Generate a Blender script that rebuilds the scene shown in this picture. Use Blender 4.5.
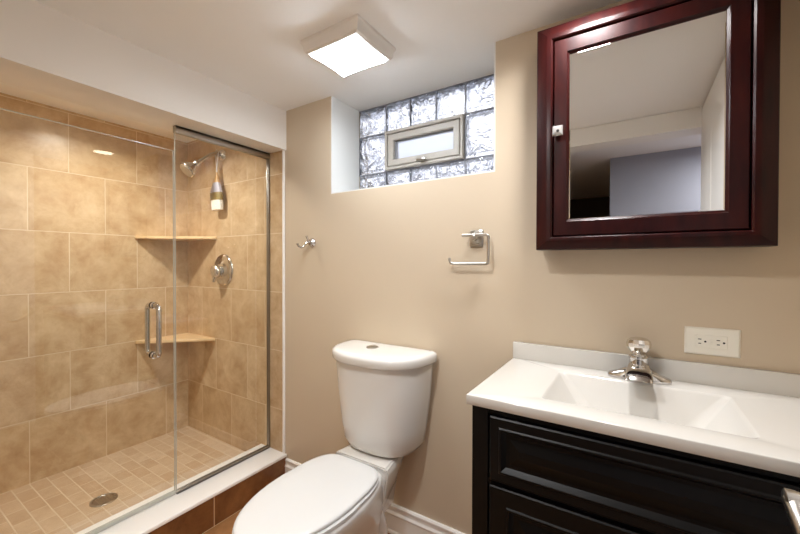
import bpy, bmesh, math, random
from mathutils import Vector, Matrix
random.seed(7)
S = bpy.context.scene
COL = S.collection
for o in list(bpy.data.objects): bpy.data.objects.remove(o)

# ------------------------------------------------------------------ camera
cam_d = bpy.data.cameras.new('camera'); cam = bpy.data.objects.new('camera', cam_d); COL.objects.link(cam)
S.camera = cam
cam_d.sensor_width = 36; cam_d.lens = 366.3*36/800; cam_d.clip_start = .01
yaw, pit, rol = math.radians(32.6), math.radians(-.58), math.radians(.1)
r0 = Vector((math.cos(yaw), math.sin(yaw), 0)); f0 = Vector((-math.sin(yaw), math.cos(yaw), 0)); u0 = Vector((0, 0, 1))
fw = f0*math.cos(pit)+u0*math.sin(pit); up = u0*math.cos(pit)-f0*math.sin(pit)
rt = r0*math.cos(rol)+up*math.sin(rol); up = up*math.cos(rol)-r0*math.sin(rol)
cam.matrix_world = Matrix(((rt.x, up.x, -fw.x, 0), (rt.y, up.y, -fw.y, 0), (rt.z, up.z, -fw.z, 1.123), (0, 0, 0, 1)))

# ------------------------------------------------------------------ world, exposure
SKY_STRENGTH = .78
DOOR_FILL = 3.6          # watts, added fill light between the doorway and the toilet
CEIL_LAMP = 26.0        # emission of the square ceiling fixture's diffuser
VANITY_LAMP = 2.6       # watts, recessed light above the basin
SHOWER_LAMP = 4.2       # watts, recessed light in the shower
HALL_FILL = 8.0         # watts, added fill light in the hall behind the doorway
S.view_settings.view_transform = 'Standard'; S.view_settings.look = 'None'
S.view_settings.exposure = 1.25; S.view_settings.gamma = 1.0
S.view_settings.use_curve_mapping = False
S.cycles.use_denoising = True
S.cycles.max_bounces = 14; S.cycles.diffuse_bounces = 10; S.cycles.glossy_bounces = 6
S.cycles.transmission_bounces = 10; S.cycles.transparent_max_bounces = 16
S.cycles.caustics_reflective = False; S.cycles.caustics_refractive = False
S.cycles.sample_clamp_indirect = 4.0
w = bpy.data.worlds.new('sky'); S.world = w; w.use_nodes = True
nt = w.node_tree; nt.nodes.clear()
tc = nt.nodes.new('ShaderNodeTexCoord'); sx = nt.nodes.new('ShaderNodeSeparateXYZ')
rp = nt.nodes.new('ShaderNodeValToRGB'); bg = nt.nodes.new('ShaderNodeBackground'); wo = nt.nodes.new('ShaderNodeOutputWorld')
rp.color_ramp.elements[0].position = .0; rp.color_ramp.elements[0].color = (.26, .28, .36, 1)
rp.color_ramp.elements[1].position = .5; rp.color_ramp.elements[1].color = (1.15, 1.15, 1.2, 1)
e = rp.color_ramp.elements.new(.2); e.color = (.62, .65, .78, 1)
nt.links.new(tc.outputs['Generated'], sx.inputs[0]); nt.links.new(sx.outputs['Z'], rp.inputs[0])
nt.links.new(rp.outputs[0], bg.inputs[0]); bg.inputs[1].default_value = SKY_STRENGTH
nt.links.new(bg.outputs[0], wo.inputs[0])

# ------------------------------------------------------------------ materials
def lin(c):
    return tuple(((v/255)/12.92 if v/255 <= .04045 else ((v/255+.055)/1.055)**2.4) for v in c)+(1,)
def new_mat(name):
    m = bpy.data.materials.new(name); m.use_nodes = True
    return m, m.node_tree.nodes, m.node_tree.links
def pbsdf(name, rgb, rough=.5, metal=0., spec=.5, coat=0., noise=0., nscale=8., bump=0., bscale=120., trans=0., ior=1.45):
    m, N, L = new_mat(name); b = N['Principled BSDF']
    b.inputs['Base Color'].default_value = lin(rgb); b.inputs['Roughness'].default_value = rough
    b.inputs['Metallic'].default_value = metal; b.inputs['Specular IOR Level'].default_value = spec
    b.inputs['Coat Weight'].default_value = coat; b.inputs['Coat Roughness'].default_value = .08
    b.inputs['Transmission Weight'].default_value = trans; b.inputs['IOR'].default_value = ior
    c = N.new('ShaderNodeTexCoord')
    if noise:
        n = N.new('ShaderNodeTexNoise'); n.inputs['Scale'].default_value = nscale; n.inputs['Detail'].default_value = 4
        L.new(c.outputs['Object'], n.inputs['Vector'])
        mx = N.new('ShaderNodeMix'); mx.data_type = 'RGBA'
        a = lin(rgb); mx.inputs[6].default_value = tuple(x*(1-noise) for x in a[:3])+(1,); mx.inputs[7].default_value = tuple(min(1, x*(1+noise)) for x in a[:3])+(1,)
        L.new(n.outputs['Fac'], mx.inputs[0]); L.new(mx.outputs[2], b.inputs['Base Color'])
    if bump:
        n2 = N.new('ShaderNodeTexNoise'); n2.inputs['Scale'].default_value = bscale
        L.new(c.outputs['Object'], n2.inputs['Vector'])
        bp = N.new('ShaderNodeBump'); bp.inputs['Strength'].default_value = bump; bp.inputs['Distance'].default_value = .002
        L.new(n2.outputs['Fac'], bp.inputs['Height']); L.new(bp.outputs[0], b.inputs['Normal'])
    return m
def tile_mat(name, axes, bw, bh, ox, oy, c1, c2, grout, mortar, rough=.28, offset=.5, vein=.5, nscale=5., dark=(150, 105, 62)):
    """running-bond tile on a plane; axes picks the two object coordinates that run along and up the surface"""
    m, N, L = new_mat(name); b = N['Principled BSDF']
    c = N.new('ShaderNodeTexCoord'); s = N.new('ShaderNodeSeparateXYZ'); L.new(c.outputs['Object'], s.inputs[0])
    cb = N.new('ShaderNodeCombineXYZ')
    for i, (ax, off) in enumerate(zip(axes, (ox, oy))):
        a = N.new('ShaderNodeMath'); a.operation = 'ADD'; a.inputs[1].default_value = off
        L.new(s.outputs[ax], a.inputs[0]); L.new(a.outputs[0], cb.inputs[i])
    br = N.new('ShaderNodeTexBrick'); L.new(cb.outputs[0], br.inputs['Vector'])
    br.offset = offset; br.offset_frequency = 2; br.squash = 1
    br.inputs['Scale'].default_value = 1; br.inputs['Brick Width'].default_value = bw; br.inputs['Row Height'].default_value = bh
    br.inputs['Mortar Size'].default_value = mortar; br.inputs['Mortar Smooth'].default_value = .1; br.inputs['Bias'].default_value = 0
    br.inputs['Color1'].default_value = lin(c1); br.inputs['Color2'].default_value = lin(c2); br.inputs['Mortar'].default_value = lin(grout)
    n = N.new('ShaderNodeTexNoise'); n.inputs['Scale'].default_value = nscale; n.inputs['Detail'].default_value = 9; n.inputs['Roughness'].default_value = .68
    n.inputs['Distortion'].default_value = .25
    # shift the veining per tile so that it breaks at the joints
    sc = N.new('ShaderNodeVectorMath'); sc.operation = 'MULTIPLY_ADD'; sc.inputs[1].default_value = (9, 9, 9)
    L.new(br.outputs['Color'], sc.inputs[0]); L.new(c.outputs['Object'], sc.inputs[2]); L.new(sc.outputs[0], n.inputs['Vector'])
    rr = N.new('ShaderNodeValToRGB'); rr.color_ramp.elements[0].position = .33; rr.color_ramp.elements[1].position = .7
    L.new(n.outputs['Fac'], rr.inputs[0])
    mx = N.new('ShaderNodeMix'); mx.data_type = 'RGBA'; mx.inputs[6].default_value = lin(dark)
    mf = N.new('ShaderNodeMath'); mf.operation = 'MULTIPLY_ADD'; mf.inputs[1].default_value = vein; mf.inputs[2].default_value = 1-vein
    L.new(rr.outputs[0], mf.inputs[0]); L.new(mf.outputs[0], mx.inputs[0]); L.new(br.outputs['Color'], mx.inputs[7])
    m2 = N.new('ShaderNodeMix'); m2.data_type = 'RGBA'; L.new(br.outputs['Fac'], m2.inputs[0]); L.new(mx.outputs[2], m2.inputs[6]); m2.inputs[7].default_value = lin(grout)
    L.new(m2.outputs[2], b.inputs['Base Color'])
    ra = N.new('ShaderNodeMath'); ra.operation = 'MULTIPLY_ADD'; ra.inputs[1].default_value = .5; ra.inputs[2].default_value = rough
    L.new(br.outputs['Fac'], ra.inputs[0]); L.new(ra.outputs[0], b.inputs['Roughness'])
    bp = N.new('ShaderNodeBump'); bp.invert = True; bp.inputs['Strength'].default_value = .5; bp.inputs['Distance'].default_value = .002
    L.new(br.outputs['Fac'], bp.inputs['Height']); L.new(bp.outputs[0], b.inputs['Normal'])
    return m
def glass_mat(name, tint, refl=1.0, ior=1.5):
    m, N, L = new_mat(name); N.remove(N['Principled BSDF']); out = N['Material Output']
    t = N.new('ShaderNodeBsdfTransparent'); t.inputs[0].default_value = tint+(1,)
    g = N.new('ShaderNodeBsdfGlossy'); g.inputs['Roughness'].default_value = 0.0
    fr = N.new('ShaderNodeFresnel'); fr.inputs['IOR'].default_value = ior
    ge = N.new('ShaderNodeNewGeometry'); om = N.new('ShaderNodeMath'); om.operation = 'SUBTRACT'; om.inputs[0].default_value = 1; L.new(ge.outputs['Backfacing'], om.inputs[1])
    om2 = N.new('ShaderNodeMath'); om2.operation = 'MULTIPLY'; om2.use_clamp = True; L.new(om.outputs[0], om2.inputs[0])
    om3 = N.new('ShaderNodeMath'); om3.operation = 'MULTIPLY'; om3.inputs[1].default_value = refl; L.new(fr.outputs[0], om3.inputs[0]); L.new(om3.outputs[0], om2.inputs[1])
    mx = N.new('ShaderNodeMixShader'); L.new(om2.outputs[0], mx.inputs[0]); L.new(t.outputs[0], mx.inputs[1]); L.new(g.outputs[0], mx.inputs[2])
    L.new(mx.outputs[0], out.inputs[0]); return m
def block_glass(name):
    m, N, L = new_mat(name); N.remove(N['Principled BSDF']); out = N['Material Output']
    c = N.new('ShaderNodeTexCoord'); wv = N.new('ShaderNodeTexNoise'); wv.inputs['Scale'].default_value = 11; wv.inputs['Detail'].default_value = 2.0
    wv.inputs['Distortion'].default_value = 2.2; L.new(c.outputs['Object'], wv.inputs['Vector'])
    bp = N.new('ShaderNodeBump'); bp.inputs['Strength'].default_value = 1.0; bp.inputs['Distance'].default_value = .03; L.new(wv.outputs['Fac'], bp.inputs['Height'])
    g = N.new('ShaderNodeBsdfGlass'); g.inputs['IOR'].default_value = 1.45; g.inputs['Roughness'].default_value = .02; g.inputs['Color'].default_value = (.985, .99, 1, 1)
    L.new(bp.outputs[0], g.inputs['Normal'])
    t = N.new('ShaderNodeBsdfTransparent'); t.inputs[0].default_value = (.95, .97, 1, 1)
    mx = N.new('ShaderNodeMixShader'); mx.inputs[0].default_value = .75; L.new(t.outputs[0], mx.inputs[1]); L.new(g.outputs[0], mx.inputs[2])
    L.new(mx.outputs[0], out.inputs[0]); return m
def emit(name, rgb, k):
    m, N, L = new_mat(name); b = N['Principled BSDF']
    b.inputs['Base Color'].default_value = (.9, .9, .9, 1); b.inputs['Emission Color'].default_value = lin(rgb); b.inputs['Emission Strength'].default_value = k
    return m

M = {}
M['wall'] = pbsdf('beige_wall_paint', (199, 183, 160), .55, bump=.06, bscale=220, noise=.02, nscale=3)
M['ceil'] = pbsdf('ceiling_paint', (240, 240, 240), .8, noise=.02, nscale=3)
M['soffit'] = pbsdf('soffit_paint', (234, 230, 225), .7)
M['reveal'] = pbsdf('white_reveal_paint', (226, 226, 224), .6)
M['trim'] = pbsdf('white_trim_paint', (240, 238, 234), .35)
M['tile_y'] = tile_mat('travertine_tile_long_wall', ('Y', 'Z'), .305, .305, -.0605+.61, -.058+.61, (221, 200, 167), (208, 183, 146), (220, 204, 176), .0018, vein=.85, nscale=8, dark=(170, 135, 95))
M['tile_x'] = tile_mat('travertine_tile_end_wall', ('X', 'Z'), .305, .305, 2.1225+.61, -.058+.61, (221, 200, 167), (208, 183, 146), (220, 204, 176), .0018, vein=.85, nscale=8, dark=(170, 135, 95))
M['mosaic'] = tile_mat('shower_floor_mosaic', ('X', 'Y'), .112, .061, 3., 1.01, (208, 186, 158), (194, 168, 138), (212, 194, 168), .0026, rough=.45, vein=.6, nscale=12, dark=(178, 148, 116))
M['curb_tile'] = tile_mat('brown_curb_tile', ('Y', 'Z'), .61, .305, -.842+1.22-.305, .15, (136, 90, 52), (122, 78, 42), (186, 150, 110), .0025, rough=.2, vein=.8, nscale=7, dark=(76, 42, 20))
M['floor'] = tile_mat('brown_floor_tile', ('Y', 'X'), .61, .305, 1.12, 1.503+.61, (182, 136, 92), (170, 124, 80), (196, 166, 128), .003, rough=.25, vein=.7, nscale=6, dark=(116, 74, 42))
M['stone'] = pbsdf('tan_shelf_stone', (222, 192, 148), .3, noise=.12, nscale=18)
M['marble'] = pbsdf('white_curb_stone', (246, 244, 240), .25, noise=.02, nscale=14)
M['porcelain'] = pbsdf('white_porcelain', (220, 218, 214), .12, coat=.4)
M['seat'] = pbsdf('white_seat_plastic', (206, 206, 205), .2, coat=.2)
M['counter'] = pbsdf('white_cultured_marble', (206, 203, 197), .14, coat=.3)
M['chrome'] = pbsdf('chrome', (206, 204, 202), .07, 1.0)
M['nickel'] = pbsdf('brushed_nickel', (186, 182, 176), .28, 1.0)
M['espresso'] = pbsdf('espresso_wood', (9, 6, 5), .42, spec=.22, noise=.25, nscale=12)
M['mahogany'] = pbsdf('mahogany_wood', (40, 10, 10), .32, spec=.28)
def grain(m, a, b):
    N, L = m.node_tree.nodes, m.node_tree.links
    c = N.new('ShaderNodeTexCoord'); mp = N.new('ShaderNodeMapping'); mp.inputs['Scale'].default_value = (14, 14, 3)
    n = N.new('ShaderNodeTexNoise'); n.inputs['Scale'].default_value = 3; n.inputs['Detail'].default_value = 6
    r = N.new('ShaderNodeValToRGB'); r.color_ramp.elements[0].color = lin(a); r.color_ramp.elements[1].color = lin(b)
    r.color_ramp.elements[0].position = .3; r.color_ramp.elements[1].position = .75
    L.new(c.outputs['Object'], mp.inputs[0]); L.new(mp.outputs[0], n.inputs['Vector']); L.new(n.outputs['Fac'], r.inputs[0]); L.new(r.outputs[0], N['Principled BSDF'].inputs['Base Color'])
grain(M['mahogany'], (27, 3, 5), (50, 12, 9))
M['mirror'] = pbsdf('mirror_silver', (238, 240, 240), .0, 1.0)
M['black'] = pbsdf('black_plastic', (14, 13, 12), .4)
M['dark_seal'] = pbsdf('dark_gasket', (36, 32, 30), .6)
M['plastic'] = pbsdf('white_outlet_plastic', (232, 228, 216), .3)
M['crystal'] = pbsdf('crystal_knob', (240, 238, 236), .05, trans=.55, ior=1.5)
M['vinyl'] = pbsdf('tan_vent_frame', (172, 166, 158), .45)
M['frost'] = pbsdf('frosted_pane', (228, 232, 240), .55, trans=.82, ior=1.1)
M['glass'] = glass_mat('clear_shower_glass', (.975, .985, .975), 2.3)
M['glass_edge'] = pbsdf('green_glass_edge', (206, 208, 198), .2, trans=.3)
M['block'] = block_glass('wavy_block_glass')
M['mortar'] = pbsdf('grey_mortar', (150, 152, 162), .8)
M['diffuser'] = emit('lit_diffuser', (238, 247, 255), CEIL_LAMP)
M['lens'] = emit('lit_downlight_lens', (255, 236, 208), 6)
M['fixture'] = pbsdf('satin_fixture', (228, 225, 221), .38, .15)
M['white_metal'] = pbsdf('white_enamel', (236, 234, 230), .35)
M['hall_wall'] = pbsdf('hall_blue_grey_paint', (150, 152, 164), .7)
M['hall_dark'] = pbsdf('hall_dark_wall', (92, 80, 68), .7)
M['door'] = pbsdf('white_door_paint', (236, 235, 233), .35)
M['wood'] = pbsdf('light_brush_wood', (206, 168, 116), .4, noise=.2, nscale=30)
M['lavender'] = pbsdf('lavender_grey_plastic', (186, 184, 196), .4)
M['bristle'] = pbsdf('white_bristle', (232, 228, 218), .8, bump=.6, bscale=400)
M['olive'] = pbsdf('olive_band', (150, 132, 84), .6)
M['cord'] = pbsdf('white_cord', (226, 226, 226), .6)
M['concrete'] = pbsdf('window_well_concrete', (150, 152, 156), .9, noise=.2)

# ------------------------------------------------------------------ mesh helpers
OFF = {}
def empty(name, loc, label, cat, group=None):
    o = bpy.data.objects.new(name, None); COL.objects.link(o); o.location = loc; o.empty_display_size = .05
    o['label'] = label; o['category'] = cat
    if group: o['group'] = group
    OFF[o.name] = Vector(loc); return o
def obj(name, bm, mat, parent=None, smooth=True, angle=35, label=None):
    """links a bmesh built in world coordinates as ONE mesh object"""
    off = OFF[parent.name] if parent else Vector((0, 0, 0))
    if off.length: bmesh.ops.translate(bm, verts=bm.verts, vec=-off)
    bmesh.ops.recalc_face_normals(bm, faces=bm.faces)
    me = bpy.data.meshes.new(name); bm.to_mesh(me); bm.free()
    o = bpy.data.objects.new(name, me); COL.objects.link(o)
    for mm in (mat if isinstance(mat, (list, tuple)) else [mat]): me.materials.append(mm)
    if smooth:
        for p in me.polygons: p.use_smooth = True
        me.set_sharp_from_angle(angle=math.radians(angle))
    if parent: o.parent = parent
    OFF[o.name] = off
    if label: o['label'] = label
    return o
def structure(o): o['kind'] = 'structure'; return o
def box(bm, x0, x1, y0, y1, z0, z1, bev=0., seg=2, mi=0):
    r = bmesh.ops.create_cube(bm, size=1.0); vs = r['verts']
    for v in vs:
        v.co = Vector(((x0+x1)/2+v.co.x*(x1-x0), (y0+y1)/2+v.co.y*(y1-y0), (z0+z1)/2+v.co.z*(z1-z0)))
    fs = list({f for v in vs for f in v.link_faces})
    for f in fs: f.material_index = mi
    if bev:
        es = list({e for v in vs for e in v.link_edges})
        bmesh.ops.bevel(bm, geom=es, offset=bev, segments=seg, affect='EDGES', profile=.5)
    return bm
def B(*a, **k): return box(bmesh.new(), *a, **k)
def rings(bm, loops, cap0=True, cap1=True, closed=True, mi=0):
    """bridges equal-length vertex loops"""
    vv = [[bm.verts.new(p) for p in l] for l in loops]
    n = len(loops[0])
    for a, b in zip(vv, vv[1:]):
        for i in range(n if closed else n-1):
            j = (i+1) % n
            f = bm.faces.new((a[i], a[j], b[j], b[i])); f.material_index = mi
    if cap0: bm.faces.new(list(reversed(vv[0]))).material_index = mi
    if cap1: bm.faces.new(vv[-1]).material_index = mi
    return vv
def tube(bm, pts, r, n=14, cap=True, flat=None):
    """round bar through points; r one radius or one per point"""
    pts = [Vector(p) for p in pts]; rs = r if isinstance(r, (list, tuple)) else [r]*len(pts)
    loops = []; prev = None
    for i, p in enumerate(pts):
        t = ((pts[i+1]-p).normalized() if i+1 < len(pts) else Vector((0, 0, 0))) + ((p-pts[i-1]).normalized() if i else Vector((0, 0, 0)))
        t.normalize()
        if prev is None:
            a = Vector((0, 0, 1)) if abs(t.z) < .9 else Vector((1, 0, 0))
            u = t.cross(a).normalized()
        else:
            u = (prev - t*prev.dot(t)).normalized()
        prev = u; v = t.cross(u)
        fx = flat or 1.
        loops.append([p+(u*math.cos(2*math.pi*k/n)*fx+v*math.sin(2*math.pi*k/n))*rs[i] for k in range(n)])
    rings(bm, loops, cap, cap); return bm
def arc(c, a, b, t0, t1, n, u, v):
    """points c + a*cos*u + b*sin*v"""
    c, u, v = Vector(c), Vector(u), Vector(v)
    return [c+u*(a*math.cos(t0+(t1-t0)*i/n))+v*(b*math.sin(t0+(t1-t0)*i/n)) for i in range(n+1)]
def rounded(pts, r, n=6):
    """polyline with its inner corners filleted"""
    pts = [Vector(p) for p in pts]; out = [pts[0]]
    for i in range(1, len(pts)-1):
        a, p, b = pts[i-1], pts[i], pts[i+1]
        d0, d1 = (a-p).normalized(), (b-p).normalized()
        s, e2 = p+d0*r, p+d1*r
        for k in range(n+1):
            t = k/n; out.append(s*(1-t)**2+p*2*t*(1-t)+e2*t*t)
    out.append(pts[-1]); return out
def lathe(bm, c, axis, prof, n=28, mi=0):
    """profile of (radius, distance along axis)"""
    c = Vector(c); ax = Vector(axis).normalized(); a = Vector((0, 0, 1)) if abs(ax.z) < .9 else Vector((1, 0, 0))
    u = ax.cross(a).normalized(); v = ax.cross(u)
    loops = [[c+ax*h+(u*math.cos(2*math.pi*k/n)+v*math.sin(2*math.pi*k/n))*max(r, 1e-4) for k in range(n)] for r, h in prof]
    rings(bm, loops, mi=mi); return bm
def quad_rings(bm, frames, y_sign=1, mi=0, cap=True):
    """rectangular picture-frame profile: frames = [(x0,x1,z0,z1,y), ...] bridged in order"""
    loops = [[(x0, y, z0), (x1, y, z0), (x1, y, z1), (x0, y, z1)] for x0, x1, z0, z1, y in frames]
    return rings(bm, loops, cap0=cap, cap1=cap, mi=mi)
def extrude_profile(bm, prof, axis, a0, a1):
    """profile of 2-D points in the other two axes, swept straight along an axis"""
    def P(a, p): return {'x': (a, p[0], p[1]), 'y': (p[0], a, p[1]), 'z': (p[0], p[1], a)}[axis]
    rings(bm, [[P(a0, p) for p in prof], [P(a1, p) for p in prof]]); return bm

D = 1.27            # window wall
CZ = 1.90           # ceiling
XL = -2.445         # tiled long wall of the shower
XR = .415           # right wall
YF = .029           # face of the doorway wall
GX = -1.633         # shower glass
SX = -1.503         # soffit and curb face
RX0, RX1, RZ = -1.194, -.416, 1.447   # window recess
BY = 1.47           # face of the glass blocks

# ------------------------------------------------------------------ room shell
structure(obj('floor', B(SX-.02, 1.6, -2.6, D+.1, -.1, 0), M['floor'], smooth=False))
structure(obj('floor_shower', B(XL-.05, SX-.03, YF-.05, D+.05, -.1, .06), M['mosaic'], smooth=False))
structure(obj('ceiling', B(XL-.1, 1.6, -2.6, BY+.1, CZ, CZ+.1), M['ceil'], smooth=False))
bm = bmesh.new()
box(bm, SX-.03, RX0, D, BY+.1, 0, CZ); box(bm, RX1, XR+.1, D, BY+.1, 0, CZ); box(bm, RX0, RX1, D, BY+.1, 0, RZ)
structure(obj('wall_back', bm, M['wall'], smooth=False))
# painted liners of the window recess
bm = bmesh.new()
box(bm, RX0-.001, RX0+.004, D-.0005, BY, RZ, CZ); box(bm, RX1-.004, RX1+.001, D-.0005, BY, RZ, CZ); box(bm, RX0, RX1, D-.0005, BY, RZ-.001, RZ+.004)
structure(obj('trim_1', bm, M['reveal'], smooth=False))
structure(obj('wall_left', B(XL-.1, XL, YF-.1, D+.1, 0, CZ), M['tile_y'], smooth=False))
structure(obj('wall_shower_end', B(XL, -1.523, D-.008, D+.1, 0, CZ), M['tile_x'], smooth=False))
structure(obj('trim_2', B(-1.523, -1.515, D-.011, D+.01, .143, 1.70), M['trim'], smooth=False))
structure(obj('wall_right', B(XR, XR+.1, -.1, BY, 0, CZ), M['wall'], smooth=False))
bm = bmesh.new()
OX0, OX1, OZ = -.47, .27, 1.80
box(bm, XL-.1, OX0-.015, -.09, YF, 0, CZ); box(bm, OX1+.035, XR+.1, -.09, YF, 0, CZ); box(bm, OX0-.015, OX1+.035, -.09, YF, OZ+.015, CZ)
structure(obj('wall_front', bm, M['wall'], smooth=False))
bm = bmesh.new()   # door casing: jamb liners and the white head board up to the ceiling
box(bm, OX0-.016, OX0, -.092, YF+.001, 0, OZ); box(bm, OX1+.02, OX1+.036, -.092, YF+.001, 0, OZ); box(bm, OX0-.016, OX1+.036, -.092, YF+.001, OZ, OZ+.016)
box(bm, OX0-.08, OX0, YF, YF+.008, 0, OZ, .002); box(bm, OX0-.08, OX1+.1, YF, YF+.008, OZ, CZ-.002, .002)
structure(obj('trim_3', bm, M['trim'], smooth=False))
# soffit beam over the glass
structure(obj('soffit', B(-1.71, SX, YF, D, 1.70, CZ), M['soffit'], smooth=False))
# hallway behind the doorway
structure(obj('wall_hall', B(-.155, 1.5, -.85, -.75, 0, CZ), M['hall_wall'], smooth=False))
bm = bmesh.new()
box(bm, -1.3, -1.2, -2.5, -.09, 0, CZ); box(bm, -1.3, 1.6, -2.6, -2.5, 0, CZ); box(bm, -.155, -.145, -2.5, -.85, 0, CZ)
structure(obj('wall_hall_dark', bm, M['hall_dark'], smooth=False))
structure(obj('wall_hall_end', B(1.4, 1.5, -2.5, -.09, 0, CZ), M['hall_wall'], smooth=False))

# baseboard along the window wall
prof = [(D+.002, 0), (D-.018, 0), (D-.018, .008), (D-.014, .016), (D-.013, .075), (D-.0155, .08), (D-.0155, .084), (D-.010, .092), (D-.009, .104), (D-.0125, .108), (D-.0125, .114), (D-.008, .119), (D+.002, .119)]
bm = bmesh.new(); extrude_profile(bm, prof, 'x', SX+.002, -.337)
structure(obj('baseboard_back', bm, M['trim'], angle=25))

# ------------------------------------------------------------------ glass block window
win = bpy.data.objects.new('window_1', None); COL.objects.link(win); win.location = (-.81, BY, RZ); win['kind'] = 'structure'; OFF[win.name] = Vector(win.location)
xs = [-1.19, -1.026, -.889, -.753, -.614, -.42]; zs = [1.452, 1.570, 1.762, 1.896]
g = .0021
for r in range(3):
    for c in range(5):
        if r == 1 and 1 <= c <= 3: continue
        x0, x1, z0, z1 = xs[c]+g, xs[c+1]-g, zs[r]+g, zs[r+1]-g
        bm = bmesh.new()
        q = .012
        quad_rings(bm, [(x0, x1, z0, z1, BY+.072), (x0, x1, z0, z1, BY+.006), (x0+.004, x1-.004, z0+.004, z1-.004, BY), (x0+q, x1-q, z0+q, z1-q, BY+.001), (x0+q+.006, x1-q-.006, z0+q+.006, z1-q-.006, BY+.005)])
        obj('glass_block', bm, M['block'], win, angle=20)
bm = bmesh.new()
for x in xs[1:-1]:
    for (za, zb) in ((zs[0], zs[1]), (zs[2], zs[3])): box(bm, x-g, x+g, BY+.005, BY+.02, za, zb)
for x in (xs[0], xs[1], xs[4], xs[5]): box(bm, x-g, x+g, BY+.005, BY+.02, zs[1], zs[2])
for z in zs: box(bm, xs[0]-g, xs[5]+g, BY+.0045, BY+.02, z-g, z+g)
obj('mortar', bm, M['mortar'], win, smooth=False)
# hopper vent in the middle row
vx0, vx1, vz0, vz1 = xs[1]+g, xs[4]-g, zs[1]+g, zs[2]-g
bm = bmesh.new()
def frame_ring(bm, x0, x1, z0, z1, wd, yf, yb, ch=.003, wb=None):
    wb = wb or wd
    rings(bm, [[(a, y, b) for a, b in ((x0+i, z0+i), (x1-i, z0+i), (x1-i, z1-i), (x0+i, z1-i))] for i, y in ((0, yb), (0, yf+ch), (ch, yf), (wd-ch, yf), (wd, yf+ch), (wd, yb))], cap0=False, cap1=False)
    return bm
frame_ring(bm, vx0, vx1, vz0, vz1, .014, BY-.012, BY+.06)
vent = obj('vent_frame', bm, M['vinyl'], win, angle=25)
bm = bmesh.new(); frame_ring(bm, vx0+.013, vx1-.013, vz0+.013, vz1-.013, .007, BY+.002, BY+.05)
obj('gasket', bm, M['dark_seal'], vent, angle=25)
bm = bmesh.new(); frame_ring(bm, vx0+.018, vx1-.018, vz0+.018, vz1-.018, .03, BY-.008, BY+.04)
obj('sash', bm, M['vinyl'], vent, angle=25)
obj('vent_pane', B(vx0+.045, vx1-.045, BY+.012, BY+.018, vz0+.045, vz1-.045), M['frost'], vent, smooth=False)
bm = bmesh.new(); xm = (vx0+vx1)/2
box(bm, xm-.025, xm+.025, BY-.02, BY-.008, vz0+.02, vz0+.03, .003); box(bm, xm-.004, xm+.03, BY-.032, BY-.02, vz0+.015, vz0+.024, .003)
obj('latch', bm, M['nickel'], vent)
# light well outside the window
bm = bmesh.new(); box(bm, -2.4, .9, 2.6, 2.7, .9, 1.75); box(bm, -2.4, .9, BY+.1, 2.7, .9, 1.0)
structure(obj('wall_window_well', bm, M['concrete'], smooth=False))

# ------------------------------------------------------------------ shower: curb, glass, shelves
curb = empty('shower_curb', (-1.6, .65, 0), 'low brown tiled shower curb with a white stone cap', 'shower curb')
obj('tiled_face', B(-1.69, SX, YF, D-.002, 0, .128), M['curb_tile'], curb, smooth=False, label='glossy brown tile face')
bm = bmesh.new(); box(bm, -1.70, SX+.006, YF, D-.003, .128, .143, .003)
obj('cap', bm, M['marble'], curb)
panel = empty('glass_screen', (GX, 1.03, .15), 'fixed clear glass shower panel beside the tiled end wall', 'shower glass')
JY = .79
bm = B(GX-.003, GX+.003, JY+.002, D-.012, .152, 1.692)
obj('glass', bm, M['glass'], panel, smooth=False)
obj('glass_edge', B(GX-.0031, GX+.0031, JY+.0008, JY+.0026, .152, 1.692), M['glass_edge'], panel, smooth=False)
bm = bmesh.new()
box(bm, GX-.012, GX+.012, JY, D-.009, 1.69, 1.7, .001); box(bm, GX-.012, GX-.006, JY, D-.009, 1.672, 1.7, .001); box(bm, GX+.006, GX+.012, JY, D-.009, 1.672, 1.7, .001)
obj('header_channel', bm, M['nickel'], panel)
bm = bmesh.new(); box(bm, GX-.007, GX-.004, D-.018, D-.0085, .156, 1.672, .0005); box(bm, GX+.004, GX+.007, D-.018, D-.0085, .156, 1.672, .0005); box(bm, GX-.007, GX+.007, D-.0118, D-.0085, .155, 1.672)
obj('wall_channel', bm, M['nickel'], panel)
bm = bmesh.new(); box(bm, GX-.011, GX-.006, JY, D-.012, .1435, .155, .001); box(bm, GX+.006, GX+.011, JY, D-.012, .1435, .155, .001); box(bm, GX-.011, GX+.011, JY, D-.012, .1435, .1505)
obj('bottom_channel', bm, M['nickel'], panel)
door = empty('shower_door', (GX, .42, .15), 'frameless clear glass shower door with a chrome pull handle', 'shower door')
obj('glass', B(GX-.003, GX+.003, YF+.03, JY-.004, .158, 1.594), M['glass'], door, smooth=False)
bm = bmesh.new(); box(bm, GX-.0031, GX+.0031, JY-.0052, JY-.0035, .158, 1.594); box(bm, GX-.0031, GX+.0031, YF+.03, JY-.004, 1.592, 1.5945)
obj('glass_edge', bm, M['glass_edge'], door, smooth=False)
obj('sweep', B(GX-.006, GX+.006, YF+.03, JY-.004, .1455, .160), M['glass_edge'], door, smooth=False)
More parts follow.
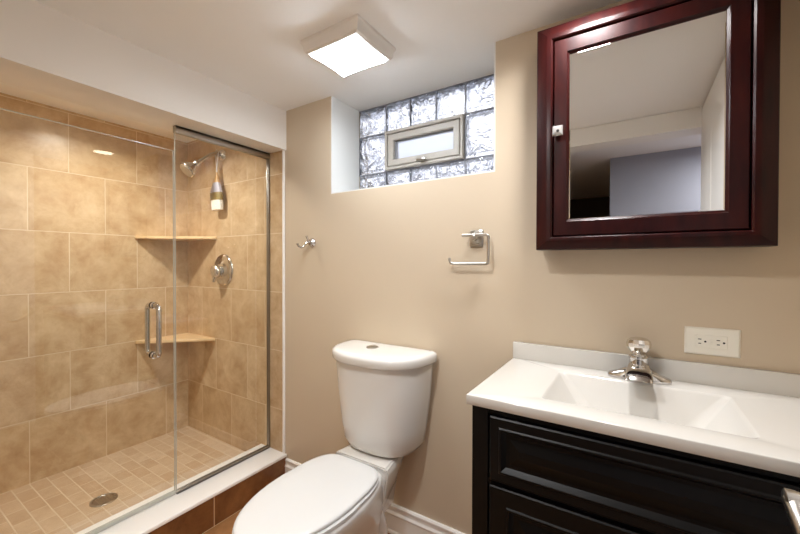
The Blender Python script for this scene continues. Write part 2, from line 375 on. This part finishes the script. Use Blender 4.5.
# back-to-back pull handle
HY, hz0, hz1 = .706, .751, .952
h = bmesh.new()
for s in (-1, 1):
    x0, x1 = GX+s*.005, GX+s*.048
    tube(h, rounded([(x0, HY, hz0), (x1, HY, hz0), (x1, HY, hz1), (x0, HY, hz1)], .022, 6), .0095, 14)
    for z in (hz0, hz1): lathe(h, (x0, HY, z), (s, 0, 0), [(.014, 0), (.014, .004), (.0105, .007)], 18)
obj('pull_handle', h, M['chrome'], door, label='chrome back-to-back pull handle')
bm = bmesh.new()
for z in (.35, 1.38):
    box(bm, GX-.018, GX+.018, YF+.0005, YF+.085, z-.045, z+.045, .003)
obj('hinges', bm, M['chrome'], door)

def shelf(z, label, ly, lx):
    bm = bmesh.new(); t = .016
    c, a, b = (XL-.001, D-.007), (XL-.001, ly), (lx, D-.007)
    rings(bm, [[(p[0], p[1], zz) for p in (c, a, (a[0]+.012, a[1]), (b[0], b[1]-.012), b)] for zz in (z-t, z)])
    bmesh.ops.bevel(bm, geom=bm.edges[:], offset=.0015, segments=1, affect='EDGES')
    o = obj('corner_shelf', bm, M['stone']); o['label'] = label; o['category'] = 'shelf'; o['group'] = 'stone corner shelves in the shower'
shelf(1.280, 'upper tan stone corner shelf in the shower, set higher than the valve', .963, -2.112)
shelf(.668, 'lower tan stone corner shelf in the shower, set below the valve', .962, -2.135)

# valve
vx, vz, vy = -2.043, 1.082, D-.008
vt = empty('shower_valve', (vx, vy, vz), 'round chrome shower valve on the tiled end wall', 'shower valve')
bm = lathe(bmesh.new(), (vx, vy, vz), (0, -1, 0), [(.094, 0), (.094, .004), (.088, .010), (.07, .015), (.05, .017), (.046, .022), (.03, .026)], 40)
obj('escutcheon', bm, M['chrome'], vt, angle=50)
bm = lathe(bmesh.new(), (vx, vy-.02, vz-.008), (0, -1, 0), [(.03, 0), (.033, .012), (.036, .022), (.036, .036), (.03, .045), (.015, .049), (.0, .05)], 28)
tube(bm, [(vx-.004, vy-.042, vz-.02), (vx-.016, vy-.05, vz-.05), (vx-.02, vy-.052, vz-.07)], [.014, .011, .009], 12)
obj('handle', bm, M['chrome'], vt, angle=50)
# shower head
sx_, sz_ = -2.05, 1.758
sh = empty('wall_shower', (sx_, vy, sz_), 'chrome shower head on an angled wall arm', 'shower head')
obj('flange', lathe(bmesh.new(), (sx_, vy, sz_), (0, -1, 0), [(.034, 0), (.033, .006), (.024, .016), (.014, .02)], 28), M['chrome'], sh, angle=50)
arm_pts = rounded([(sx_, vy, sz_), (sx_, vy-.05, sz_+.004), (sx_-.005, vy-.145, sz_-.075)], .035, 8)
obj('arm', tube(bmesh.new(), arm_pts, .0105, 14), M['chrome'], sh)
hd = Vector((-.05, -.72, -.70)).normalized(); hp = Vector(arm_pts[-1])
bm = lathe(bmesh.new(), hp-hd*.004, hd, [(.013, 0), (.019, .006), (.019, .02), (.015, .026), (.022, .036), (.034, .056), (.043, .072), (.045, .082), (.043, .086), (.038, .088)], 30)
obj('spray_head', bm, M['chrome'], sh, angle=50)
bm = lathe(bmesh.new(), hp+hd*.0835, hd, [(.0375, 0), (.037, .003), (.03, .004)], 26)
obj('spray_face', bm, M['nickel'], sh)
# long bath brush hung from the arm
bx, by_, bz = sx_-.0008, vy-.036, sz_-.014
br = empty('bath_brush', (bx, by_, 1.42), 'small tapered bath brush hanging on a cord from the shower arm', 'brush')
cpts = [(bx-.016, by_, bz+.012), (bx-.016, by_, bz+.024), (bx, by_, bz+.0375), (bx+.016, by_, bz+.024), (bx+.015, by_, bz+.006), (bx+.008, by_, bz-.02), (bx+.003, by_, bz-.06), (bx, by_, bz-.10)]
bm = tube(bmesh.new(), cpts, .0022, 8); tube(bm, [cpts[0], (bx-.010, by_, bz-.01), (bx-.003, by_, bz-.06), (bx, by_, bz-.11)], .0022, 8)
obj('cord', bm, M['cord'], br)
def brush_ring(z, hw, hd_, n=24, sk=0.):
    return [(bx+sk+hw*math.copysign(abs(math.cos(t))**.7, math.cos(t)), by_+hd_*math.copysign(abs(math.sin(t))**.7, math.sin(t)), z) for t in (2*math.pi*k/n for k in range(n))]
def loft(secs): bm = bmesh.new(); rings(bm, secs); return bm
obj('neck', loft([brush_ring(bz-.094, .004, .004), brush_ring(bz-.12, .010, .008), brush_ring(bz-.155, .026, .013, sk=-.002)]), M['wood'], br, label='tan wooden neck')
obj('body', loft([brush_ring(bz-.154, .026, .013, sk=-.002), brush_ring(bz-.18, .038, .016, sk=-.004), brush_ring(bz-.213, .051, .019, sk=-.005)]), M['lavender'], br, label='lavender grey flared body')
obj('band', loft([brush_ring(bz-.212, .051, .02, sk=-.005), brush_ring(bz-.235, .052, .02, sk=-.002), brush_ring(bz-.256, .051, .02, sk=0)]), M['olive'], br, label='olive and tan striped band')
bm = bmesh.new()
rings(bm, [brush_ring(bz-.255, .047, .018), brush_ring(bz-.285, .048, .019, sk=.003), brush_ring(bz-.312, .045, .017, sk=.006)])
obj('bristles', bm, M['bristle'], br, label='short white bristles')
# drain
dr = empty('shower_drain', (-1.995, .66, .06), 'small round metal drain set in the shower floor mosaic', 'drain')
obj('rim', lathe(bmesh.new(), (-1.995, .66, .0595), (0, 0, 1), [(.05, 0), (.05, .003), (.047, .0045), (.04, .0045), (.038, .002)], 36), M['nickel'], dr, angle=50)
bm = bmesh.new()
for k in range(-3, 4):
    hw = math.sqrt(.037**2-(k*.0105)**2); box(bm, -1.995-hw, -1.995+hw, .66+k*.0105-.002, .66+k*.0105+.002, .0615, .0638)
obj('grate', bm, M['nickel'], dr, smooth=False)
obj('well', lathe(bmesh.new(), (-1.995, .66, .0602), (0, 0, 1), [(.038, 0), (.038, .0012)], 30), M['black'], dr)

# ------------------------------------------------------------------ toilet
TX = -.845
to = empty('toilet', (TX, .95, 0), 'white two-piece toilet with closed lid against the beige wall', 'toilet')
def dsec(z, hw, yb, yf, n=2.6, k=40, rb=.03):
    """D-shaped tank section: flat back at yb, bowed front at yf"""
    pts = []
    for i in range(k+1):
        t = math.pi*i/k; c, s = math.cos(t), math.sin(t)
        x = hw*math.copysign(abs(c)**(2/n), c); y = yb-rb-(yb-rb-yf)*abs(s)**(2/n)
        pts.append((TX+x, y, z))
    pts += [(TX-hw, yb-rb*.5, z), (TX-hw+rb*.3, yb-rb*.1, z), (TX-hw+rb, yb, z), (TX+hw-rb, yb, z), (TX+hw-rb*.3, yb-rb*.1, z), (TX+hw, yb-rb*.5, z)]
    return pts
TB = 1.258
bm = bmesh.new()
rings(bm, [dsec(.405, .125, TB-.02, 1.098), dsec(.412, .150, TB-.008, 1.085), dsec(.435, .164, TB-.003, 1.074), dsec(.50, .174, TB, 1.064), dsec(.62, .190, TB, 1.055), dsec(.735, .200, TB, 1.05), dsec(.748, .201, TB, 1.05)])
tank = obj('tank', bm, M['porcelain'], to, angle=60)
bm = bmesh.new()
rings(bm, [dsec(.744, .203, TB+.001, 1.046), dsec(.747, .211, TB+.004, 1.037), dsec(.752, .214, TB+.005, 1.034), dsec(.772, .215, TB+.005, 1.033), dsec(.781, .212, TB+.004, 1.036), dsec(.786, .203, TB, 1.045), dsec(.788, .185, TB-.015, 1.06), dsec(.7885, .12, TB-.07, 1.12)])
obj('tank_lid', bm, M['porcelain'], to, angle=60)
bm = lathe(bmesh.new(), (TX-.03, 1.165, .788), (0, 0, 1), [(.024, 0), (.024, .003), (.021, .005), (.0, .0055)], 28)
box(bm, TX-.031, TX-.029, 1.143, 1.187, .7933, .7945)
obj('flush_button', bm, M['nickel'], to, label='round chrome dual flush button')
def egg(z, hb, hm, yb, ym, yf, k=48, dz=0., hn=2.2):
    """elongated bowl outline: half width hb at the back, hm at ym, pointed-round front at yf"""
    pts = []
    for i in range(k):           # right side back to front then left
        t = 2*math.pi*i/k
        s, c = math.sin(t), math.cos(t)
        if c >= 0:               # rear half, squared off
            u = abs(c)**(2/5.); y = ym+(yb-ym)*u
            x = math.copysign(hm*abs(s)**(2/5.)*(1-(1-hb/hm)*u*u), s)
        else:
            y = ym+(yf-ym)*abs(c)**(2/2.05); x = hm*math.copysign(abs(s)**(2/2.05), s)
        pts.append((TX-.006+x, y, z))
    return pts
# bowl and pedestal in one body
def bsec(z, hw, yb, yf, n=2.4, k=48):
    pts = []; ym = (yb+yf)/2; hy = (yb-yf)/2
    for i in range(k):
        t = 2*math.pi*i/k; c, s = math.cos(t), math.sin(t)
        pts.append((TX+hw*math.copysign(abs(s)**(2/n), s), ym+hy*math.copysign(abs(c)**(2/n), c), z))
    return pts
bm = bmesh.new()
secs = [bsec(0, .112, 1.17, .70, 3), bsec(.02, .112, 1.17, .70, 3), bsec(.035, .100, 1.16, .715, 3), bsec(.10, .088, 1.14, .74, 2.8), bsec(.17, .092, 1.13, .74, 2.6), bsec(.24, .112, 1.13, .70, 2.5), bsec(.30, .136, 1.12, .64, 2.3), bsec(.345, .149, 1.11, .59, 2.2), bsec(.365, .153, 1.105, .575, 2.2), bsec(.376, .151, 1.10, .577, 2.2), bsec(.380, .144, 1.09, .587, 2.2)]
rings(bm, secs)
bowl = obj('bowl', bm, M['porcelain'], to, angle=60)
bm = bmesh.new()   # tank deck
rings(bm, [[(TX+s*a, y, z) for s, a, y in ((1, w1, 1.048), (1, w2, 1.17), (1, w2-.02, yb), (-1, w2-.02, yb), (-1, w2, 1.17), (-1, w1, 1.048))] for z, w1, w2, yb in ((.20, .08, .07, 1.16), (.30, .110, .085, 1.20), (.36, .122, .104, 1.222), (.390, .123, .105, 1.225), (.400, .117, .099, 1.22))])
bmesh.ops.bevel(bm, geom=[e for e in bm.edges], offset=.006, segments=2, affect='EDGES')
obj('tank_deck', bm, M['porcelain'], to, angle=50)
for s in (-1, 1):     # moulded trapway relief on each flank
    tw = [(TX+s*.070, .80, .30), (TX+s*.066, .88, .20), (TX+s*.060, .95, .13), (TX+s*.058, 1.0, .17), (TX+s*.058, 1.03, .25), (TX+s*.056, 1.08, .17), (TX+s*.056, 1.10, .03)]
    P = [Vector(p) for p in tw]; fine = []
    for i in range(len(P)-1):
        a = P[max(i-1, 0)]; b = P[i]; c = P[i+1]; d = P[min(i+2, len(P)-1)]
        for q in range(6):
            t = q/6; fine.append(.5*((2*b)+(c-a)*t+(2*a-5*b+4*c-d)*t*t+(3*b-a-3*c+d)*t**3))
    fine.append(P[-1])
    obj('trapway', tube(bmesh.new(), fine, .034, 16), M['porcelain'], to)
bm = bmesh.new()
rings(bm, [egg(.380, .118, .153, 1.035, .83, .570), egg(.382, .128, .158, 1.04, .83, .565), egg(.390, .128, .158, 1.04, .83, .565), egg(.392, .120, .154, 1.036, .83, .569)])
obj('seat', bm, M['seat'], to, angle=50)
bm = bmesh.new()
rings(bm, [egg(.3935, .126, .151, 1.032, .83, .571), egg(.395, .130, .151, 1.036,   .83, .567), egg(.401, .131, .152, 1.037, .83, .566), egg(.405, .128, .149, 1.034, .83, .569), egg(.407, .120, .142, 1.026, .83, .578), egg(.4085, .08, .11, .99, .83, .63), egg(.409, .03, .04, .90, .83, .76)])
obj('seat_lid', bm, M['seat'], to, angle=50)
for s in (-1, 1):
    obj('bolt_cap', lathe(bmesh.new(), (TX+s*.103, .96, .0), (0, 0, 1), [(.014, 0), (.014, .02), (.01, .032), (0, .036)], 18), M['seat'], to)

# ------------------------------------------------------------------ wall hardware
pp = empty('toilet_paper_holder', (-.481, D, 1.213), 'empty chrome toilet paper holder with open square arm on beige wall', 'paper holder')
bm = bmesh.new(); box(bm, -.506, -.456, D-.008, D, 1.182, 1.244, .004)
lathe(bm, (-.481, D-.006, 1.215), (0, -1, 0), [(.023, 0), (.021, .008), (.012, .016), (.010, .03)], 22)
obj('rosette', bm, M['nickel'], pp, angle=40)
yb = D-.036
bm = tube(bmesh.new(), rounded([(-.523, yb, 1.224), (-.426, yb, 1.224), (-.426, yb, 1.122), (-.568, yb, 1.122), (-.575, yb, 1.142)], .012, 5), .0052, 12)
lathe(bm, (-.481, D-.03, 1.217), (0, -1, .1), [(.0085, 0), (.0085, .01), (.005, .013)], 16)
obj('arm', bm, M['nickel'], pp)
hk = empty('robe_hook', (-1.318, D, 1.222), 'small chrome robe hook on the beige wall beside the shower', 'hook')
obj('rosette', lathe(bmesh.new(), (-1.318, D, 1.222), (0, -1, 0), [(.022, 0), (.021, .006), (.014, .011), (.011, .02)], 24), M['chrome'], hk, angle=50)
P = [(-1.318, D-.01, 1.224), (-1.322, D-.035, 1.220), (-1.326, D-.044, 1.205), (-1.330, D-.056, 1.197), (-1.336, D-.070, 1.203), (-1.339, D-.076, 1.216)]
bm = tube(bmesh.new(), P, [.008, .007, .0055, .0055, .005, .006], 12)
tube(bm, [(-1.318, D-.02, 1.226), (-1.315, D-.034, 1.240), (-1.314, D-.04, 1.252)], [.006, .005, .0065], 12)
obj('prongs', bm, M['chrome'], hk)
# duplex outlet laid on its side
ox0, ox1, oz0, oz1 = .1175, .2325, .879, .952
ol = empty('wall_outlet', ((ox0+ox1)/2, D, (oz0+oz1)/2), 'white duplex wall outlet laid sideways above the backsplash', 'outlet')
bm = bmesh.new(); quad_rings(bm, [(ox0, ox1, oz0, oz1, D), (ox0, ox1, oz0, oz1, D-.003), (ox0+.004, ox1-.004, oz0+.004, oz1-.004, D-.0065), (ox0+.02, ox1-.02, oz0+.02, oz1-.02, D-.0068)])
obj('cover_plate', bm, M['plastic'], ol, angle=20)
cx, cz = (ox0+ox1)/2-.002, (oz0+oz1)/2
bm = bmesh.new(); box(bm, cx-.033, cx+.033, D-.0095, D-.006, cz-.017, cz+.017, .001)
rc = obj('receptacle', bm, M['plastic'], ol, smooth=False)
for s in (-1, 1):
    k = cx+s*.019
    bm = B(k-.008, k-.001, D-.0099, D-.009, cz+.0045, cz+.0068); obj('blade_slot', bm, M['black'], rc, smooth=False, label='black plug slot')
    bm = B(k-.0075, k-.0015, D-.0099, D-.009, cz-.0068, cz-.0045); obj('blade_slot', bm, M['black'], rc, smooth=False, label='black plug slot')
    bm = lathe(bmesh.new(), (k+.007, D-.0092, cz), (0, -1, 0), [(.0026, 0), (.0026, .0008)], 12); obj('ground_slot', bm, M['black'], rc, label='black round ground slot')
bm = bmesh.new(); box(bm, cx-.004, cx+.004, D-.0101, D-.009, cz+.001, cz+.007, .0005); box(bm, cx-.004, cx+.004, D-.0101, D-.009, cz-.007, cz-.001, .0005)
obj('test_buttons', bm, M['plastic'], rc)

# ------------------------------------------------------------------ medicine cabinet
cx0, cx1, cz0, cz1, cyf = -.257, .280, 1.165, 1.838, 1.172
mc = empty('mirror_cabinet', ((cx0+cx1)/2, D, (cz0+cz1)/2), 'dark mahogany medicine cabinet with mirrored door on the wall', 'medicine cabinet')
obj('box', B(cx0+.02, cx1-.02, cyf+.03, D-.001, cz0+.012, cz1-.012), M['mahogany'], mc, smooth=False)
iw = .047
bm = bmesh.new()
prof = ((0, D-.012), (0, cyf+.014), (.002, cyf+.011), (.028, cyf+.001), (.033, cyf), (.043, cyf), (iw, cyf+.004), (iw, cyf+.05))
rings(bm, [[(cx0+i, y, cz0+i*.8), (cx1-i, y, cz0+i*.8), (cx1-i, y, cz1-i), (cx0+i, y, cz1-i)] for i, y in prof], cap0=False, cap1=False)
obj('outer_frame', bm, M['mahogany'], mc, angle=12)
dx0, dx1, dz0, dz1 = cx0+iw+.003, cx1-iw-.003, cz0+iw*.8+.003, cz1-iw-.003
mx0, mx1, mz0, mz1 = -.165, .186, 1.2545, 1.742
bm = bmesh.new()
def mixr(t): return (dx0+(mx0-dx0)*t, dx1+(mx1-dx1)*t, dz0+(mz0-dz0)*t, dz1+(mz1-dz1)*t)
prof = ((0, cyf+.04), (0, cyf+.009), (.06, cyf+.006), (.85, cyf+.006), (.9, cyf+.009), (1, cyf+.012), (1, cyf+.03))
quad_rings(bm, [mixr(t)+(y,) for t, y in prof], cap=False)
md = obj('door', bm, M['mahogany'], mc, angle=12)
bm = bmesh.new(); quad_rings(bm, [(mx0-.002, mx1+.002, mz0-.002, mz1+.002, cyf+.02), (mx0-.001, mx1+.001, mz0-.001, mz1+.001, cyf+.0135), (mx0+.003, mx1-.003, mz0+.003, mz1-.003, cyf+.0125)])
obj('mirror', bm, M['mirror'], md, angle=1, smooth=False, label='clear silver mirror pane')
kx, kz = -.192, 1.512
bm = lathe(bmesh.new(), (kx, cyf+.006, kz), (0, -1, 0), [(.007, 0), (.006, .012)], 16)
kb = obj('knob', bm, M['nickel'], md)
bm = bmesh.new(); s = .0135
rings(bm, [[(kx+a*q, cyf+.006-y, kz+b*q) for a, b in ((-1, -1), (1, -1), (1, 1), (-1, 1))] for q, y in ((.006, .01), (.0135, .016), (.0145, .022), (.0125, .029), (.006, .031))])
bm2 = obj('crystal', bm, M['crystal'], kb, smooth=False, label='square clear crystal knob')
obj('screw', lathe(bmesh.new(), (kx+.002, cyf-.0245, kz-.003), (0, -1, 0), [(.0042, 0), (.0042, .0012)], 12), M['black'], kb, label='dark centre screw')

# ------------------------------------------------------------------ vanity cabinet
vn = empty('vanity_cabinet', (.035, 1.06, 0), 'espresso dark wood vanity cabinet under the white sink top', 'vanity')
vl, vr, vf, vtop = -.335, .408, .862, .7775
bm = bmesh.new()
box(bm, vl, vl+.018, vf, D-.02, 0, vtop); box(bm, vr-.018, vr, vf, D-.02, 0, vtop); box(bm, vl+.018, vr-.018, D-.035, D-.02, .0, vtop); box(bm, vl+.018, vr-.018, vf+.02, D-.035, .08, .098)
obj('carcass', bm, M['espresso'], vn, smooth=False)
bm = bmesh.new()
box(bm, vl, vl+.04, vf-.006, vf+.014, 0, vtop, .0015); box(bm, vr-.04, vr, vf-.006, vf+.014, 0, vtop, .0015)
box(bm, vl+.04, vr-.04, vf-.003, vf+.014, .762, vtop); box(bm, vl+.04, vr-.04, vf-.003, vf+.014, .592, .606); box(bm, vl+.04, vr-.04, vf-.003, vf+.014, 0, .09)
obj('face_frame', bm, M['espresso'], vn, angle=20)
def raised_panel(x0, x1, z0, z1, y, rail=.034, xt=0):
    bm = bmesh.new()
    quad_rings(bm, [(x0+i, x1-i, z0+i, z1-i, yy) for i, yy in ((0, y+.02), (0, y+.003), (.003, y), (rail-.012, y), (rail-.009, y-.003), (rail-.005, y-.003), (rail, y+.004), (rail+.004, y+.008), (rail+.012, y+.008), (rail+.030, y+.002), (rail+.034, y+.001))])
    return bm
obj('drawer_front', raised_panel(vl+.047, vr-.047, .607, .760, vf-.016), M['espresso'], vn, angle=12)
xm = (vl+vr)/2
for (a, b) in ((vl+.047, xm-.002), (xm+.002, vr-.047)):
    dd = obj('door', raised_panel(a, b, .095, .596, vf-.016, rail=.052), M['espresso'], vn, angle=12)
    kxx = xm+(-.028 if a < xm-.1 else .028)
    obj('knob', lathe(bmesh.new(), (kxx, vf-.016, .53), (0, -1, 0), [(.007, 0), (.005, .012), (.013, .018), (.013, .024), (0, .029)], 18), M['nickel'], dd)

# counter top with integral basin
ct = empty('sink_counter', (.03, 1.05, .79), 'white cultured marble sink top with backsplash on dark vanity', 'sink top')
tx0, tx1, ty0, ty1, tz0, tz1 = -.3455, .4145, .843, D-.001, .778, .802
ix = (-.183, .195); iy = (.922, 1.172); cxm = .006
bm = bmesh.new()
def rect(x0, x1, y0, y1, z, n=10):
    """rectangle loop with n points per side so that the basin corners may be rounded"""
    p = []
    for i in range(n): p.append((x0+(x1-x0)*i/n, y0, z))
    for i in range(n): p.append((x1, y0+(y1-y0)*i/n, z))
    for i in range(n): p.append((x1-(x1-x0)*i/n, y1, z))
    for i in range(n): p.append((x0, y1-(y1-y0)*i/n, z))
    return p
def rrect(x0, x1, y0, y1, z, r, n=10):
    p = []
    for (sx1, sy1, a0) in ((x0+r, y0+r, math.pi), (x1-r, y0+r, 1.5*math.pi), (x1-r, y1-r, 0), (x0+r, y1-r, .5*math.pi)):
        for i in range(n): t = a0+.5*math.pi*i/(n-1); p.append((sx1+r*math.cos(t), sy1+r*math.sin(t), z))
    return p
def rect_c(x0, x1, y0, y1, z, n=10):   # same count and phase as rrect: corner points repeated in a tiny radius
    return rrect(x0, x1, y0, y1, z, .0006, n)
loops = [rect_c(tx0+.001, tx1-.0, ty0+.001, ty1, tz0), rect_c(tx0, tx1, ty0, ty1, tz0+.001), rect_c(tx0, tx1, ty0, ty1, tz1-.002), rect_c(tx0+.0006, tx1, ty0+.0006, ty1, tz1-.0006), rect_c(tx0+.002, tx1, ty0+.002, ty1, tz1),
         rrect(ix[0]-.006, ix[1]+.006, iy[0]-.006, iy[1]+.006, tz1, .012), rrect(ix[0]-.002, ix[1]+.002, iy[0]-.002, iy[1]+.002, tz1-.0012, .014), rrect(ix[0]+.002, ix[1]-.002, iy[0]+.001, iy[1]-.001, tz1-.006, .016),
         rrect(ix[0]+.055, ix[1]-.055, iy[0]+.012, iy[1]-.030, tz1-.075, .03), rrect(ix[0]+.085, ix[1]-.085, iy[0]+.025, iy[1]-.05, tz1-.098, .04), rrect(ix[0]+.11, ix[1]-.11, iy[0]+.05, iy[1]-.075, tz1-.103, .04), rrect(cxm-.03, cxm+.03, 1.02, 1.08, tz1-.105, .0299)]
rings(bm, loops, cap0=False, cap1=True)
obj('slab', bm, M['counter'], ct, angle=50)
bm = bmesh.new(); box(bm, tx0, tx1, D-.019, D-.0012, tz1-.001, .857, .003, 2)
obj('backsplash', bm, M['counter'], ct)
bm = lathe(bmesh.new(), (cxm, 1.05, tz1-.105), (0, 0, 1), [(.026, 0), (.026, .002), (.02, .003), (.017, .0015), (0, .001)], 24)
obj('drain_ring', bm, M['chrome'], ct)

# faucet
fx, fy, fz = .012, 1.207, .802
fc = empty('faucet', (fx, fy, fz), 'chrome single-knob centreset faucet behind the basin', 'faucet')
bm = bmesh.new()
def ell(z, hx, hy, n=32, e=2.3):
    return [(fx+hx*math.copysign(abs(math.cos(t))**(2/e), math.cos(t)), fy+hy*math.copysign(abs(math.sin(t))**(2/e), math.sin(t)), z) for t in (2*math.pi*k/n for k in range(n))]
rings(bm, [ell(fz+.0004, .074, .024), ell(fz+.008, .075, .025), ell(fz+.014, .071, .023), ell(fz+.022, .050, .022), ell(fz+.032, .032, .022)])
obj('base_plate', bm, M['chrome'], fc, angle=60)
bm = lathe(bmesh.new(), (fx, fy+.002, fz+.016), (0, 0, 1), [(.030, 0), (.028, .012), (.024, .026), (.023, .040), (.025, .044), (.024, .050), (.016, .054)], 30)
obj('body', bm, M['chrome'], fc, angle=50)
bm = bmesh.new()
sp = [(fx, fy-.002, fz+.036), (fx, fy-.03, fz+.040), (fx, fy-.058, fz+.034), (fx, fy-.080, fz+.026), (fx, fy-.088, fz+.017)]
ls = []
for (p, hw, hh) in zip(sp, (.022, .025, .029, .031, .030), (.018, .014, .012, .010, .007)):
    nrm = Vector((0, .25, 1)).normalized() if p != sp[-1] else Vector((0, -.8, .5)).normalized()
    ls.append([Vector(p)+Vector((1, 0, 0))*hw*math.copysign(abs(math.cos(t))**.6, math.cos(t))+nrm*hh*math.copysign(abs(math.sin(t))**.6, math.sin(t)) for t in (2*math.pi*k/20 for k in range(20))])
rings(bm, ls); obj('spout', bm, M['chrome'], fc, angle=60)
bm = lathe(bmesh.new(), (fx, fy+.004, fz+.064), Vector((0, .16, 1)), [(.012, 0), (.014, .006), (.022, .014), (.029, .024), (.031, .034), (.028, .044), (.019, .051), (.008, .0535), (0, .054)], 14)
obj('handle', bm, pbsdf('faceted_knob_chrome', (226, 222, 216), .06, 1.0), fc, smooth=False, label='faceted shiny knob handle')
bm = tube(bmesh.new(), [(fx, fy+.026, fz+.01), (fx, fy+.026, fz+.052)], .0025, 10); lathe(bm, (fx, fy+.026, fz+.05), (0, 0, 1), [(.004, 0), (.006, .004), (.005, .009), (0, .011)], 12)
obj('lift_rod', bm, M['chrome'], fc)

# ------------------------------------------------------------------ bathroom door, opened along the right wall
dx, dth = .275, .034
dr_ = bpy.data.objects.new('door_1', None); COL.objects.link(dr_); dr_.location = (dx, .4, 0); dr_['kind'] = 'structure'; OFF[dr_.name] = Vector(dr_.location)
DY0, DY1, DZ1 = YF+.012, .782, 1.885
bm = bmesh.new()
rings(bm, [[(dx+xx, a, b) for a, b in ((DY0+i, .01+i), (DY1-i, .01+i), (DY1-i, DZ1-i), (DY0+i, DZ1-i))] for xx, i in ((dth, 0), (.002, 0), (0, .002))])
obj('slab', bm, M['door'], dr_, angle=20)
for (y0, y1) in ((DY0+.11, DY0+.325), (DY0+.415, DY0+.63)):
    for (z0, z1) in ((.2, .82), (.98, 1.74)):
        bm = bmesh.new()
        rings(bm, [[(dx+xx, a, b) for a, b in ((y0+i, z0+i), (y1-i, z0+i), (y1-i, z1-i), (y0+i, z1-i))] for xx, i in ((.001, 0), (.008, .008), (.008, .016), (-.003, .046), (-.003, .05))])
        obj('raised_panel', bm, M['door'], dr_, angle=20)
LY, LZ = .747, .783
bm = lathe(bmesh.new(), (dx, LY, LZ), (-1, 0, 0), [(.03, 0), (.03, .005), (.026, .009), (.016, .012), (.0125, .02), (.0125, .074), (.0135, .077), (.0135, .088), (.010, .090)], 28)
lv = rounded([(dx-.080, LY, LZ), (dx-.079, LY-.022, LZ-.012), (dx-.074, LY-.055, LZ-.042), (dx-.064, LY-.115, LZ-.048)], .018, 6)
tube(bm, lv, [.0125]+[.0115]*(len(lv)-2)+[.009], 16)
obj('door_handle', bm, M['nickel'], dr_, angle=50)

# ------------------------------------------------------------------ lamps
lx, ly = -.858, 1.003
cl = empty('ceiling_light', (lx, ly, CZ), 'square ceiling light with glowing white diffuser by the window', 'ceiling light')
def sq(hx, hy, z, pin=0., n=8, c=(lx, ly)):
    p = []
    cs = [(-1, -1), (1, -1), (1, 1), (-1, 1)]
    for i in range(4):
        a, b = cs[i], cs[(i+1) % 4]
        for k in range(n):
            t = k/n; x, y = a[0]+(b[0]-a[0])*t, a[1]+(b[1]-a[1])*t
            q = 1-pin*4*t*(1-t); 
            if a[0] == b[0]: x *= q
            else: y *= q
            p.append((c[0]+x*hx, c[1]+y*hy, z))
    return p
lo = (lx+.012, ly+.004)
bm = bmesh.new()
rings(bm, [sq(.128, .108, CZ), sq(.128, .108, CZ-.010), sq(.122, .103, CZ-.018), sq(.118, .100, CZ-.040, .02), sq(.112, .094, CZ-.046, .05), sq(.100, .083, CZ-.0465, .06)], cap1=False)
obj('housing', bm, M['fixture'], cl, angle=30)
bm = bmesh.new(); rings(bm, [sq(.101, .085, CZ-.040, .06), sq(.101, .085, CZ-.051, .06), sq(.095, .079, CZ-.056, .06)])
obj('diffuser', bm, M['diffuser'], cl, angle=30)
def downlight(name_xy, label, watts, col, tilt=None):
    x, y = name_xy
    e_ = empty('recessed_downlight', (x, y, CZ), label, 'downlight')
    bm = lathe(bmesh.new(), (x, y, CZ), (0, 0, -1), [(.078, 0), (.078, .003), (.072, .006), (.06, .006), (.055, .002)], 36)
    obj('trim_ring', bm, M['white_metal'], e_, angle=50)
    obj('lens', lathe(bmesh.new(), (x, y, CZ), (0, 0, -1), [(.058, 0), (.058, .0025)], 32), M['lens'], e_)
    ld = bpy.data.lights.new('downlight_lamp', 'AREA'); ld.shape = 'DISK'; ld.size = .11; ld.energy = watts; ld.color = col; ld.spread = math.radians(150)
    l = bpy.data.objects.new('lamp', ld); COL.objects.link(l); l.parent = e_; l.location = (0, 0, -.008)
downlight((-.116, 1.05), 'round white recessed downlight in the ceiling above the basin', VANITY_LAMP, (1, .99, 1))
downlight((-.52, .36), 'added round fill light in the ceiling near the doorway', DOOR_FILL, (.98, .99, 1))  # out-of-view fill, added to even out the room's lighting
downlight((-1.98, .72), 'round white recessed downlight in the shower ceiling', SHOWER_LAMP, (1, .94, .86))
hl = empty('hall_fill_light', (.75, -.42, CZ), 'added round fill light on the hall ceiling outside the door', 'ceiling light')  # unseen fixture added as fill, shining in from the hall
obj('shade', lathe(bmesh.new(), (.75, -.42, CZ), (0, 0, -1), [(.12, 0), (.12, .01), (.10, .03), (.05, .04), (0, .042)], 32), M['white_metal'], hl, angle=50)
ld = bpy.data.lights.new('hall_fill_lamp', 'AREA'); ld.shape = 'DISK'; ld.size = .22; ld.energy = HALL_FILL; ld.color = (1, .98, .96)
l = bpy.data.objects.new('lamp', ld); COL.objects.link(l); l.parent = hl; l.location = (0, 0, -.045)
